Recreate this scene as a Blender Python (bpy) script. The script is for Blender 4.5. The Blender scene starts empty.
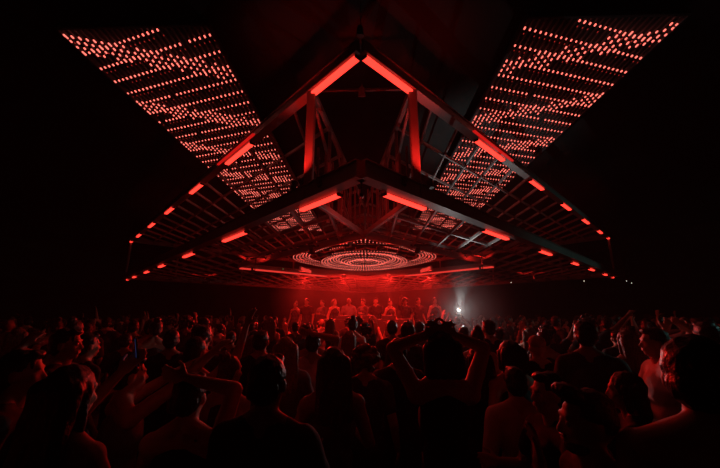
import bpy, bmesh, math, random
from mathutils import Vector, Matrix, noise
random.seed(11)
SC = bpy.context.scene
COL = SC.collection
PI = math.pi

# ------------------------------------------------------------ camera
H = 1.6            # metres per unit of the hanging frame
CAMZ = 1.9
CX = 0.0423 * H
PITCH, YAW, ROLL, FPX = 0.239765, 0.0229158, 0.0023752, 322.444
cam_data = bpy.data.cameras.new('camera')
cam_data.sensor_width = 36.0
cam_data.lens = FPX / 720 * 36.0
cam_data.clip_start = 0.05
cam_data.clip_end = 200
cam = bpy.data.objects.new('camera', cam_data)
COL.objects.link(cam)
cam.matrix_world = (Matrix.Translation((CX, 0, CAMZ)) @ Matrix.Rotation(YAW, 4, 'Z')
                    @ Matrix.Rotation(PI / 2 + PITCH, 4, 'X') @ Matrix.Rotation(-ROLL, 4, 'Z'))
SC.camera = cam

# ------------------------------------------------------------ world, exposure
world = bpy.data.worlds.new('night')
SC.world = world
world.use_nodes = True
bg = world.node_tree.nodes['Background']
bg.inputs[0].default_value = (0.6, 0.85, 0.8, 1)
bg.inputs[1].default_value = 0.0006
vs = SC.view_settings
vs.view_transform = 'Standard'
try: vs.look = 'None'
except Exception: pass
vs.gamma = 1.0
vs.use_curve_mapping = False
vs.exposure = 0.0
SC.cycles.volume_bounces = 0
SC.cycles.max_bounces = 5
SC.cycles.sample_clamp_indirect = 2.0

def link_light(name, kind, loc, energy, color, aim=None, size=0.2, spot=None, blend=0.5):
    l = bpy.data.lights.new(name, kind)
    l.energy = energy
    l.color = color
    if kind == 'AREA': l.size = size
    else: l.shadow_soft_size = size
    if kind == 'SPOT':
        l.spot_size = math.radians(spot); l.spot_blend = blend
    o = bpy.data.objects.new(name, l)
    COL.objects.link(o)
    o.location = loc
    if aim is not None:
        o.rotation_euler = (Vector(aim) - Vector(loc)).to_track_quat('-Z', 'Y').to_euler()
    return o

RED = (1.0, 0.018, 0.012)
# stage wash: lamps over the booth light the performers and the haze around them
for i, x in enumerate((-2.6, -0.9, 0.9, 2.6)):
    link_light('stage_wash', 'SPOT', (x, 13.2, 3.35), 700, RED, (x * 0.5, 10.3, 1.6), 0.12, 95, 0.8)
for x in (-1.6, 1.6):    # cans on the platform, thrown back and up at the frame
    link_light('stage_uplight', 'SPOT', (x, 13.4, 1.1), 1500, RED, (x, 16.6, 3.6), 0.1, 110, 0.8)
# added front wash at the near opening side, brightening dancers before the booth
for x in (-1.3, 1.3):
    link_light('added_front_wash', 'SPOT', (x, 7.9, 3.35), 600, RED, (x * 0.8, 10.4, 1.4), 0.08, 75, 0.7)
# added floods that brighten posts and bars in the near corner of the frame
for sx in (-1, 1):
    link_light('added_post_flood', 'SPOT', (sx * 0.60, 4.15, 3.72), 85, RED, (sx * 0.80, 4.46, 5.0), 0.05, 62, 1.0)
    link_light('added_post_flood', 'SPOT', (sx * 0.95, 4.25, 3.72), 85, RED, (sx * 0.80, 4.46, 5.0), 0.05, 62, 1.0)
link_light('added_corner_flood', 'SPOT', (0, 4.4, 5.15), 25, RED, (0, 5.9, 3.5), 0.06, 95, 0.8)
link_light('added_under_flood', 'SPOT', (0, 3.95, 3.36), 90, RED, (0, 6.2, 3.62), 0.04, 70, 0.8)
link_light('added_apex_flood', 'SPOT', (0, 3.30, 5.2), 30, RED, (0, 3.62, 3.6), 0.05, 48, 0.8)
# added floods between the two layers, put in to brighten the bars
for (x, y) in ((-3.4, 9.6), (3.4, 9.6), (-7.0, 13.8), (7.0, 13.8)):
    link_light('added_grid_flood', 'SPOT', (x, y, 4.9), 10, RED, (x*1.02, y + 0.5, 3.5), 0.06, 140, 0.6)
    link_light('added_grid_flood', 'SPOT', (x, y, 3.25), 34, RED, (x*1.0, y + 0.4, 5.4), 0.06, 140, 0.6)
# teal wash from the far right
link_light('teal_wash', 'SPOT', (17.3, 8.0, 3.9), 170, (0.35, 1.0, 0.85), (7.0, 10.3, 3.6), 0.1, 40, 0.8)
link_light('teal_wash', 'SPOT', (17.3, 3.5, 5.9), 420, (0.35, 1.0, 0.9), (2.85, 2.95, 1.45), 0.1, 3.4, 0.6)

# ------------------------------------------------------------ materials
def new_mat(name):
    m = bpy.data.materials.new(name); m.use_nodes = True
    return m, m.node_tree, m.node_tree.nodes['Principled BSDF']
def surf(name, col, rough=0.6, metal=0.0, var=0.15, scale=8.0, bump=0.0, sheen=0.0):
    m, nt, b = new_mat(name)
    n = nt.nodes.new('ShaderNodeTexNoise'); n.inputs['Scale'].default_value = scale
    n.inputs['Detail'].default_value = 3
    tc = nt.nodes.new('ShaderNodeTexCoord'); nt.links.new(tc.outputs['Object'], n.inputs['Vector'])
    r = nt.nodes.new('ShaderNodeValToRGB')
    r.color_ramp.elements[0].position = 0.3; r.color_ramp.elements[1].position = 0.7
    r.color_ramp.elements[0].color = tuple(c * (1 - var) for c in col) + (1,)
    r.color_ramp.elements[1].color = tuple(min(1, c * (1 + var)) for c in col) + (1,)
    nt.links.new(n.outputs['Fac'], r.inputs['Fac'])
    nt.links.new(r.outputs['Color'], b.inputs['Base Color'])
    b.inputs['Roughness'].default_value = rough
    b.inputs['Metallic'].default_value = metal
    if bump:
        bn = nt.nodes.new('ShaderNodeBump'); bn.inputs['Strength'].default_value = bump
        bn.inputs['Distance'].default_value = 0.01
        nt.links.new(n.outputs['Fac'], bn.inputs['Height']); nt.links.new(bn.outputs['Normal'], b.inputs['Normal'])
    return m
def glow(name, col, strength, sample=True):
    m, nt, b = new_mat(name)
    b.inputs['Base Color'].default_value = (0.02, 0.02, 0.02, 1)
    b.inputs['Emission Color'].default_value = tuple(col) + (1,)
    b.inputs['Emission Strength'].default_value = strength
    if not sample:
        m.cycles.emission_sampling = 'NONE'
    return m
M = {}
M['steel'] = surf('grey painted steel', (0.23, 0.22, 0.22), 0.38, 0.0, 0.12, 3.0)
M['dark_steel'] = surf('blackened steel', (0.05, 0.05, 0.055), 0.5, 0.3, 0.2, 4.0)
M['black_wall'] = surf('matt black plaster', (0.012, 0.013, 0.013), 0.9, 0, 0.3, 1.5, 0.2)
M['floor'] = surf('dark club floor', (0.03, 0.03, 0.03), 0.4, 0, 0.3, 2.0)
M['wood'] = surf('black stained plywood', (0.05, 0.045, 0.04), 0.5, 0, 0.2, 6.0)
M['strip'] = glow('red led strip', (1.0, 0.036, 0.023), 2.5)
M['lit_face_glow'] = glow('stand-in glow for red lit beam face', (1.0, 0.012, 0.01), 0.55)  # emissive stand-in for red light on the outer beam face
M['strip_soft'] = glow('soft red led strip', (1.0, 0.05, 0.035), 0.75)
M['dot'] = glow('red led pixel', (1.0, 0.16, 0.12), 1.9, False)
M['dot_dim'] = glow('dim red led pixel', (1.0, 0.05, 0.04), 0.35, False)
M['torch'] = glow('white phone torch', (1.0, 0.97, 0.92), 60.0, False)
M['screen'] = glow('blue phone screen', (0.12, 0.25, 0.9), 0.07, False)
M['green'] = glow('green indicator', (0.1, 1.0, 0.3), 0.8, False)
M['pale'] = glow('pale indicator', (1.0, 0.9, 0.7), 1.4, False)
SKINS = [surf('skin tone', (0.55, 0.36, 0.27), 0.55, 0, 0.06, 20), surf('tan skin tone', (0.42, 0.26, 0.18), 0.55, 0, 0.06, 20),
         surf('dark skin tone', (0.2, 0.11, 0.075), 0.5, 0, 0.06, 20)]
HAIRS = {'dark brown': surf('dark brown hair', (0.035, 0.022, 0.016), 0.45, 0, 0.4, 60, 0.6),
         'black': surf('black hair', (0.015, 0.013, 0.013), 0.4, 0, 0.4, 60, 0.6),
         'blonde': surf('blonde hair', (0.35, 0.24, 0.13), 0.45, 0, 0.3, 60, 0.6),
         'brown': surf('brown hair', (0.11, 0.065, 0.04), 0.45, 0, 0.4, 60, 0.6)}
CLOTH = {'black': surf('black cotton', (0.018, 0.018, 0.02), 0.85, 0, 0.25, 12, 0.4),
         'charcoal': surf('charcoal cotton', (0.06, 0.06, 0.065), 0.85, 0, 0.2, 12, 0.4),
         'grey': surf('grey cotton', (0.2, 0.2, 0.2), 0.85, 0, 0.15, 12, 0.4),
         'white': surf('white cotton', (0.62, 0.6, 0.58), 0.85, 0, 0.08, 12, 0.4),
         'navy': surf('navy denim', (0.03, 0.04, 0.08), 0.85, 0, 0.25, 25, 0.4),
         'beige': surf('beige linen', (0.38, 0.32, 0.25), 0.85, 0, 0.12, 12, 0.4)}

# ------------------------------------------------------------ object helpers
def tag(o, label=None, cat=None, group=None, kind=None):
    if label: o['label'] = label
    if cat: o['category'] = cat
    if group: o['group'] = group
    if kind: o['kind'] = kind
    return o
def empty(name, loc, label, cat, group=None, rz=0):
    o = bpy.data.objects.new(name, None); COL.objects.link(o)
    o.location = loc; o.rotation_euler = (0, 0, rz); o.empty_display_size = 0.1
    return tag(o, label, cat, group)
class MB:
    def __init__(s): s.v = []; s.f = []; s.mi = []; s.m = 0
    def add(s, vs, fs):
        b = len(s.v); s.v += [tuple(v) for v in vs]
        s.f += [tuple(b + i for i in f) for f in fs]; s.mi += [s.m] * len(fs)
    def box(s, c, d, mat=None):
        c = Vector(c); hx, hy, hz = d[0] / 2, d[1] / 2, d[2] / 2
        vs = [Vector((x, y, z)) for x in (-hx, hx) for y in (-hy, hy) for z in (-hz, hz)]
        if mat is not None: vs = [mat @ v for v in vs]
        s.add([c + v for v in vs], [(0, 1, 3, 2), (4, 6, 7, 5), (0, 4, 5, 1), (2, 3, 7, 6), (0, 2, 6, 4), (1, 5, 7, 3)])
    def bar(s, p0, p1, w, h, up=(0, 0, 1)):
        p0, p1 = Vector(p0), Vector(p1); d = (p1 - p0)
        L = d.length
        if L < 1e-6: return
        d.normalize(); u = Vector(up)
        if abs(d.dot(u)) > 0.98: u = Vector((0, 1, 0))
        sx = d.cross(u).normalized(); uz = sx.cross(d).normalized()
        bv = min(w, h) * 0.12   # bevelled section
        prof = [(-w/2+bv, -h/2), (w/2-bv, -h/2), (w/2, -h/2+bv), (w/2, h/2-bv), (w/2-bv, h/2), (-w/2+bv, h/2), (-w/2, h/2-bv), (-w/2, -h/2+bv)]
        vs = [p + sx * a + uz * b for p in (p0, p1) for a, b in prof]
        fs = [(i, (i + 1) % 8, 8 + (i + 1) % 8, 8 + i) for i in range(8)] + [tuple(range(7, -1, -1)), tuple(range(8, 16))]
        s.add(vs, fs)
    def tube(s, p0, p1, r, n=8, r2=None):
        p0, p1 = Vector(p0), Vector(p1); d = (p1 - p0).normalized()
        a = d.orthogonal().normalized(); b = d.cross(a)
        r2 = r if r2 is None else r2
        vs = [p + (a * math.cos(2*PI*i/n) + b * math.sin(2*PI*i/n)) * q for p, q in ((p0, r), (p1, r2)) for i in range(n)]
        s.add(vs, [(i, (i+1) % n, n + (i+1) % n, n + i) for i in range(n)] + [tuple(range(n-1, -1, -1)), tuple(range(n, 2*n))])
    def octa(s, c, rx, ry, rz):
        c = Vector(c)
        vs = [c + Vector(v) for v in ((rx, 0, 0), (-rx, 0, 0), (0, ry, 0), (0, -ry, 0), (0, 0, rz), (0, 0, -rz))]
        s.add(vs, [(0, 2, 4), (2, 1, 4), (1, 3, 4), (3, 0, 4), (2, 0, 5), (1, 2, 5), (3, 1, 5), (0, 3, 5)])
    def pill(s, c, L, r):   # elongated pixel along Y, six sided
        c = Vector(c); n = 6
        vs = [c + Vector((0, -L/2, 0))]
        for y in (-L*0.3, L*0.3):
            vs += [c + Vector((math.cos(2*PI*i/n)*r, y, math.sin(2*PI*i/n)*r)) for i in range(n)]
        vs.append(c + Vector((0, L/2, 0)))
        fs = [(0, 1 + i, 1 + (i+1) % n) for i in range(n)] + [(1+i, 7+i, 7+(i+1) % n, 1+(i+1) % n) for i in range(n)] + [(13, 7+(i+1) % n, 7+i) for i in range(n)]
        s.add(vs, fs)
    def build(s, name, mats, parent=None, smooth=False, origin=None):
        if not isinstance(mats, (list, tuple)): mats = [mats]
        me = bpy.data.meshes.new(name)
        me.from_pydata(s.v, [], s.f); me.update()
        for m in mats: me.materials.append(m)
        me.polygons.foreach_set('material_index', s.mi)
        if smooth: me.polygons.foreach_set('use_smooth', [True] * len(me.polygons))
        bm = bmesh.new(); bm.from_mesh(me); bmesh.ops.recalc_face_normals(bm, faces=bm.faces); bm.to_mesh(me); bm.free()
        o = bpy.data.objects.new(name, me); COL.objects.link(o)
        if parent is not None:
            o.parent = parent
            loc = -Vector(parent.location)
            p = parent.parent
            while p is not None: loc -= Vector(p.location); p = p.parent
            o.location = loc
        return o

# ------------------------------------------------------------ the room
def slab(name, c, d, mat):
    mb = MB(); mb.box(c, d); o = mb.build(name, mat); o['kind'] = 'structure'; return o
RX, RY0, RY1, RZ = 18.0, -3.0, 27.0, 6.5
slab('floor', (0, (RY0+RY1)/2, -0.1), (2*RX, RY1-RY0, 0.2), M['floor'])
slab('ceiling', (0, (RY0+RY1)/2, RZ+0.1), (2*RX, RY1-RY0, 0.2), M['black_wall'])
slab('wall_left', (-RX-0.1, (RY0+RY1)/2, RZ/2), (0.2, RY1-RY0, RZ), M['black_wall'])
slab('wall_right', (RX+0.1, (RY0+RY1)/2, RZ/2), (0.2, RY1-RY0, RZ), M['black_wall'])
slab('wall_front', (0, RY1+0.1, RZ/2), (2*RX+0.4, 0.2, RZ), M['black_wall'])
slab('wall_back', (0, RY0-0.1, RZ/2), (2*RX+0.4, 0.2, RZ), M['black_wall'])

# haze in the air of the hall
mb = MB(); mb.box((0, 12.0, 3.2), (35.6, 29.6, 6.3))
mh = bpy.data.materials.new('thin haze'); mh.use_nodes = True
nt = mh.node_tree; nt.nodes.clear()
out = nt.nodes.new('ShaderNodeOutputMaterial'); vsn = nt.nodes.new('ShaderNodeVolumeScatter')
vsn.inputs['Density'].default_value = 0.0022
vsn.inputs['Anisotropy'].default_value = 0.3
nt.links.new(vsn.outputs[0], out.inputs['Volume'])
hz = mb.build('haze', mh); tag(hz, 'thin smoke haze hanging in the air of the whole hall', 'haze', None, 'stuff')
mb = MB()
n = 20
vs_ = []; 
for k, (zz, rr) in enumerate(((0.9, 2.4), (1.6, 3.3), (2.6, 3.5), (3.3, 3.2))):
    vs_ += [(math.cos(2*PI*i/n)*rr, 11.9 + math.sin(2*PI*i/n)*rr*0.62, zz) for i in range(n)]
mb.add(vs_, [(k*n+i, k*n+(i+1) % n, (k+1)*n+(i+1) % n, (k+1)*n+i) for k in range(3) for i in range(n)] + [tuple(range(n-1, -1, -1)), tuple(range(3*n, 4*n))])
mh2 = mh.copy(); mh2.name = 'dense stage haze'
mh2.node_tree.nodes['Volume Scatter'].inputs['Density'].default_value = 0.024
hz2 = mb.build('stage_haze', mh2); tag(hz2, 'thicker cloud of red lit smoke around the people at the booth', 'haze', None, 'stuff')

# ------------------------------------------------------------ the hanging diamond frame
Y0, D, ZU = 2.2895, 7.227, 2.1386
def W(x, y, z): return Vector((x * H, y * H, CAMZ + z * H))
truss = empty('hanging_steel_frame', W(0, Y0 + D, 1.0), 'huge diamond shaped steel frame over the crowd, edges set with red light strips', 'lighting frame')
corners = {'n': (0, Y0), 'l': (-D, Y0 + D), 'r': (D, Y0 + D), 'b': (0, Y0 + 2 * D)}
EDGE = [('n', 'l'), ('n', 'r'), ('l', 'b'), ('r', 'b')]
STR = [(0.03, 0.50), (1.43, 2.0), (2.74, 3.16), (3.95, 4.36), (5.08, 5.48), (6.18, 6.52), (7.05, 7.2)]
STRL = [(0.19, 0.60), (1.46, 1.97), (2.85, 3.26), (4.15, 4.50), (5.15, 5.5), (6.22, 6.55), (7.05, 7.2)]
for lay, z, hh, ww in (('u', ZU, 0.17, 0.12), ('l', 1.0, 0.22, 0.14)):
    for a, b in EDGE:
        pa, pb = corners[a], corners[b]
        mb = MB()
        A, B = W(*pa, z), W(*pb, z)
        off = Vector((0, 0, hh / 2))
        mb.bar(A + off, B + off, ww, hh)
        # flanges top and bottom make the beam read as a channel
        d = (B - A).normalized(); sd = Vector((-d.y, d.x, 0))
        for zz in (0.0, hh): mb.bar(A + Vector((0, 0, zz)), B + Vector((0, 0, zz)), ww + 0.05, 0.02)
        ch = mb.build('chord', M['steel'], truss)
        if a == 'n':
            s = -1 if b == 'l' else 1
            for (l0, l1) in (STR if lay == 'u' else STRL):
                sb = MB()
                inn = 0.0 if lay == 'u' else 0.115
                P0 = W(s*l0, Y0 + l0 + inn, z) + Vector((0, 0, -0.035)); P1 = W(s*l1, Y0 + l1 + inn, z) + Vector((0, 0, -0.035))
                sb.m = 0; sb.bar(P0, P1, 0.095 if lay == 'u' else 0.085, 0.035)
                e = (P1 - P0).normalized() * 0.015
                sb.m = 1; sb.bar(P0 - e, P0, 0.11, 0.045); sb.bar(P1, P1 + e, 0.11, 0.045)
                st = sb.build('light_strip', [M['strip'], M['dark_steel']], ch)
                st['label'] = 'glowing red light strip'
            if lay == 'u':  # glowing bar imitates red light falling on the outer chord face
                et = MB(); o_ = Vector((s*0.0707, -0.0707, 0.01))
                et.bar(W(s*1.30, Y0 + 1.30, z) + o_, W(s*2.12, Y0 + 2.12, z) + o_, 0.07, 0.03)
                et.build('lit_face_glow', M['lit_face_glow'], ch)['label'] = 'stand-in glow for red lit beam face'
            if lay == 'l':   # brackets that carry the inboard strips
                br = MB()
                for (l0, l1) in STRL:
                    for l in (l0 + 0.05, l1 - 0.05):
                        br.bar(W(s*l, Y0 + l, z) + Vector((0, 0, 0.015)), W(s*l, Y0 + l + 0.13, z) + Vector((0, 0, 0.015)), 0.03, 0.03)
                br.build('strip_bracket', M['steel'], ch)
KU = [(0, Y0), (-0.50, Y0 + 0.50), (0, 6.5), (0.50, Y0 + 0.50)]
KL = [(0, Y0), (-0.50, Y0 + 0.50), (0, 4.26), (0.50, Y0 + 0.50)]
def in_kite(x, y, tip):
    ax = abs(x)
    if y < Y0 + ax: return True
    # right edge from (.5,Y0+.5) to (0,tip)
    if y < Y0 + 0.5: return ax < 0.5
    t = (y - Y0 - 0.5) / (tip - Y0 - 0.5)
    return t < 1 and ax < 0.5 * (1 - t)
def inside(x, y, lay):
    if y > Y0 + 2 * D - abs(x) + 1e-6: return False
    if lay == 'u': return not in_kite(x, y, 6.5)
    return not in_kite(x, y, 4.26) and not (abs(x) + abs(y - 7.06) < 2.8)
def runs(p0, p1, lay):
    n = 600; res = []; cur = None
    for i in range(n + 1):
        t = i / n; x = p0[0] + (p1[0]-p0[0])*t; y = p0[1] + (p1[1]-p0[1])*t
        if inside(x, y, lay):
            if cur is None: cur = [(x, y), (x, y)]
            cur[1] = (x, y)
        elif cur is not None: res.append(cur); cur = None
    if cur is not None: res.append(cur)
    return [r for r in res if (Vector(r[0]) - Vector(r[1])).length > 0.03]
GS = 0.394
for lay, z in (('u', ZU), ('l', 1.0)):
    bh = 0.075 if lay == 'u' else 0.065
    for s in (-1, 1):
        k = 0
        while 0.36 + GS * k < D - 0.1:      # rails running away from the viewer
            x = 0.36 + GS * k
            for r in runs((s*x, Y0 + x + 0.02), (s*x, Y0 + 2*D - x - 0.02), lay):
                mb = MB(); mb.bar(W(*r[0], z) + Vector((0, 0, bh/2 + 0.02)), W(*r[1], z) + Vector((0, 0, bh/2 + 0.02)), 0.036, bh)
                mb.build('rail', M['steel'], truss)
            k += 1
        k = 1
        while 2 * GS * k < 2 * D - 0.1:     # chevron bars parallel to the front edges
            c = 2 * GS * k
            for r in runs((0, Y0 + c), (s*(2*D - c)/2, Y0 + c + (2*D - c)/2), lay):
                mb = MB(); mb.bar(W(*r[0], z) + Vector((0, 0, bh/2 + 0.03)), W(*r[1], z) + Vector((0, 0, bh/2 + 0.03)), 0.036, bh)
                mb.build('cross_bar', M['steel'], truss)
            k += 1
# kite shaped openings at the near corner
for tip, z in ((6.5, ZU), (4.26, 1.0)):
    for s in (-1, 1):
        mb = MB(); mb.bar(W(s*0.5, Y0+0.5, z) + Vector((0, 0, 0.06)), W(0, tip, z) + Vector((0, 0, 0.06)), 0.075, 0.10)
        mb.build('opening_edge', M['steel'], truss)
# diamond opening round the led disc
for (a, b) in (((0, 4.26), (-2.8, 7.06)), ((0, 4.26), (2.8, 7.06)), ((-2.8, 7.06), (0, 9.86)), ((2.8, 7.06), (0, 9.86))):
    mb = MB(); mb.bar(W(*a, 1.0) + Vector((0, 0, 0.05)), W(*b, 1.0) + Vector((0, 0, 0.05)), 0.11, 0.16)
    e = mb.build('inner_edge', M['steel'], truss)
    if b == (0, 9.86):
        s = -1 if a[0] < 0 else 1
        sb = MB(); sb.bar(W(s*2.78, 7.08, 1.0) + Vector((0, 0, -0.055)), W(s*1.1, 8.76, 1.0) + Vector((0, 0, -0.055)), 0.17, 0.04)
        sb.build('light_strip', M['strip_soft'], e)['label'] = 'long glowing red light strip'
# posts between the two layers
def post(x, y, z0=1.0, z1=ZU, w=0.075):
    mb = MB(); mb.bar(W(x, y, z0), W(x, y, z1), w, w, (0, 1, 0)); mb.build('post', M['steel'], truss)
for s in (-1, 1):
    post(s*0.50, Y0+0.50, w=0.13)
    post(s*0.405, 3.53, w=0.06); post(s*0.31, 4.2, w=0.055); post(s*0.22, 4.9, w=0.055)
    for k in (3, 7, 11, 15):
        l = 0.36 + GS*k
        post(s*l, Y0 + 2*D - l)
    post(s*(D - 0.02), Y0 + D)
for y in (6.5, Y0 + 2*D - 0.05): post(0, y)
# slanting braces inside the near corner
for s in (-1, 1):
    for (a, b) in (((s*0.50, Y0+0.52, ZU), (s*0.405, 3.53, 1.75)), ((s*0.405, 3.53, 1.75), (s*0.22, 4.9, 1.35)), ((s*0.31, 4.2, ZU), (s*0.22, 4.9, 1.4))):
        mb = MB(); mb.bar(W(*a), W(*b), 0.05, 0.06); mb.build('brace', M['steel'], truss)
# upright louvre slats standing over the opening of the lower layer
for s in (-1, 1):
    for k in range(1, 9):
        t = k / 9.0
        x, y = s * 0.5 * (1 - t), Y0 + 0.5 + (4.26 - Y0 - 0.5) * t
        mb = MB(); mb.bar(W(x, y, 1.06), W(x, y, 1.62), 0.035, 0.05, (0, 1, 0)); mb.build('louvre_slat', M['dark_steel'], truss)
for k in range(9):
    y = 10.1 + 0.42 * k
    mb = MB(); mb.bar(W(-0.36, y, 1.0) + Vector((0, 0, 0.06)), W(0.36, y, 1.0) + Vector((0, 0, 0.06)), 0.12, 0.03); mb.build('slat', M['steel'], truss)
mb = MB(); mb.bar((-3.2, 13.28, 3.66), (3.2, 13.28, 3.66), 0.05, 0.05); mb.build('lamp_bar', M['dark_steel'], truss)
mb = MB(); mb.bar((-1.7, 7.9, 3.53), (1.7, 7.9, 3.53), 0.05, 0.05); mb.build('lamp_bar', M['dark_steel'], truss)  # bar for the added front wash cans
for s in (-1, 1):  # cans from here on dress the added floods and front wash
    for (p, q) in (((s*0.60, 4.15, 3.72), (s*0.80, 4.46, 4.9)), ((s*0.95, 4.25, 3.72), (s*0.80, 4.46, 4.9))):
        p = Vector(p); aim = (Vector(q) - p).normalized()
        mb = MB(); mb.tube(p - aim*0.02, p - aim*0.14, 0.05, 12, 0.035); mb.build('added_flood_can', M['dark_steel'], truss)
    p = Vector((s*1.3, 7.9, 3.35)); aim = (Vector((s*1.04, 10.4, 1.4)) - p).normalized()
    mb = MB(); mb.tube(p - aim*0.02, p - aim*0.18, 0.07, 12, 0.05); mb.bar(p - aim*0.1, (p.x, 7.9, 3.53), 0.03, 0.03); mb.build('added_flood_can', M['dark_steel'], truss)
for (x, y) in ((-3.4, 9.6), (3.4, 9.6), (-7.0, 13.8), (7.0, 13.8)):
    mb = MB(); mb.tube((x, y, 4.92), (x, y, 5.06), 0.06, 12, 0.04); mb.bar((x, y, 5.0), (x, y, 5.36), 0.02, 0.02, (0, 1, 0)); mb.build('added_flood_can', M['dark_steel'], truss)
    mb = MB(); mb.tube((x, y, 3.23), (x, y, 3.15), 0.035, 12, 0.03); mb.bar((x + 0.08, y, 3.15), (x + 0.08, y, 3.56), 0.02, 0.02, (0, 1, 0)); mb.bar((x, y, 3.15), (x + 0.08, y, 3.15), 0.02, 0.02); mb.build('added_flood_can', M['dark_steel'], truss)
mb = MB(); mb.tube((0, 3.93, 3.36), (0, 3.84, 3.35), 0.035, 12, 0.028); mb.bar((0, 3.87, 3.36), (0, 3.75, 3.48), 0.02, 0.02); mb.build('added_flood_can', M['dark_steel'], truss)
mb = MB(); mb.tube((0, 3.29, 5.22), (0, 3.26, 5.34), 0.05, 12, 0.035); mb.bar((0, 3.27, 5.28), (0, 3.66, 5.36), 0.025, 0.025); mb.build('added_flood_can', M['dark_steel'], truss)
mb = MB(); mb.tube((0, 4.38, 5.18), (0, 4.32, 5.30), 0.06, 12, 0.04); mb.bar((0, 4.33, 5.26), (0, 4.33, 5.36), 0.02, 0.02, (0, 1, 0)); mb.bar((-0.8, 4.46, 5.36), (0.8, 4.46, 5.36), 0.04, 0.04); mb.bar((0, 4.33, 5.36), (0, 4.48, 5.36), 0.03, 0.03); mb.build('added_flood_can', M['dark_steel'], truss)
for (x, y) in ((0, Y0), (-D, Y0+D), (D, Y0+D), (0, Y0+2*D), (-D/2, Y0+D/2), (D/2, Y0+D/2)):
    mb = MB(); p = W(x, y, ZU) + Vector((0, 0, 0.15)); mb.tube(p, (p.x, p.y, RZ), 0.006, 6); mb.build('hanging_cable', M['dark_steel'], truss)

# ------------------------------------------------------------ led ceiling panels
WZ = 2.6
PZ = CAMZ + WZ * H
def led_panel(s):
    x0, x1 = 0.565, 1.125
    ya, yb = 0.93, 3.9
    kx = WZ * H
    X0, X1 = CX + s*x0*kx, CX + s*x1*kx
    side = 'left' if s < 0 else 'right'
    root = empty('led_ceiling_panel', ((X0+X1)/2, (ya+yb)/2*kx, PZ), 'long %s ceiling panel of rippling red light points above the steel frame' % side, 'led panel')
    mb = MB()
    for X in (X0, X1): mb.bar((X, ya*kx, PZ+0.03), (X, yb*kx, PZ+0.03), 0.05, 0.07)
    for Y in (ya, yb): mb.bar((X0, Y*kx, PZ+0.03), (X1, Y*kx, PZ+0.03), 0.05, 0.07)
    mb.build('frame', M['dark_steel'], root)
    mb = MB(); mb.box(((X0+X1)/2, (ya+yb)/2*kx, PZ+0.10), (abs(X1-X0), (yb-ya)*kx, 0.03)); mb.build('back_board', M['black_wall'], root)
    mb = MB()
    for sx in (0.1, 0.9):
        for sy in (0.02, 0.35, 0.68, 0.98):
            p = (X0+(X1-X0)*sx, (ya+(yb-ya)*sy)*kx, PZ+0.1); mb.tube(p, (p[0], p[1], RZ), 0.008, 6)
    mb.build('hanging_rods', M['dark_steel'], root)
    NT = 25
    rnd = random.Random(5 + s)
    for i in range(NT):
        u = (i + 0.5) / NT
        xr = x0 + (x1 - x0) * u         # distance from the axis in panel units
        X = CX + s*xr*kx
        mb = MB(); mb.m = 1
        mb.bar((X, (ya+0.01)*kx, PZ+0.055), (X, (yb-0.01)*kx, PZ+0.055), 0.025, 0.02)
        m = int((ya - 1) / 0.0785) - 10
        while True:
            Y = 0.005 + m*0.0785 + 0.29*xr + 0.642
            m += 1
            if Y < ya + 0.01: continue
            if Y > yb - 0.02: break
            # bands run the other way; above the first band the rows thin out
            ph = ((Y + 0.31*xr - 0.31*1.1 - 0.99) / 0.385)
            fr = ph - math.floor(ph)
            amp = 1.0
            wob = noise.noise(Vector((Y*3.1, xr*5.3, s*3.0)))
            if (0.72 < fr < 0.97 and wob > -0.05): amp = 0.55
            if Y < 1.0 and wob < -0.12: amp = 0.3
            if Y < 0.97 and xr > 1.0: continue
            if rnd.random() < 0.03: continue
            mb.m = 0 if amp > 0.5 else 2
            mb.pill((X, Y*kx, PZ), 0.055*(0.7+0.3*amp)*(0.75 + 0.35*rnd.random()), 0.0135*(0.7+0.3*amp))
            if rnd.random() < 0.7:
                mb.m = 2; mb.pill((X + 0.03, Y*kx + 0.10, PZ), 0.03, 0.007)
        q = -6
        while True:
            Yc = 0.99 + 0.31*1.1 - 0.31*xr + 0.385*q
            q += 1
            if Yc > yb - 0.03: break
            for dd in (-0.026, 0.0, 0.028, 0.055):
                Y = Yc + dd
                if Y < ya + 0.01: continue
                if dd in (-0.026, 0.055) and rnd.random() < 0.45: continue
                mb.m = 0
                mb.pill((X, Y*kx, PZ - 0.002), 0.062*(0.7+0.45*rnd.random()), 0.0125)
        mb.build('led_tube', [M['dot'], M['dark_steel'], M['dot_dim']], root)
led_panel(-1); led_panel(1)

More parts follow.
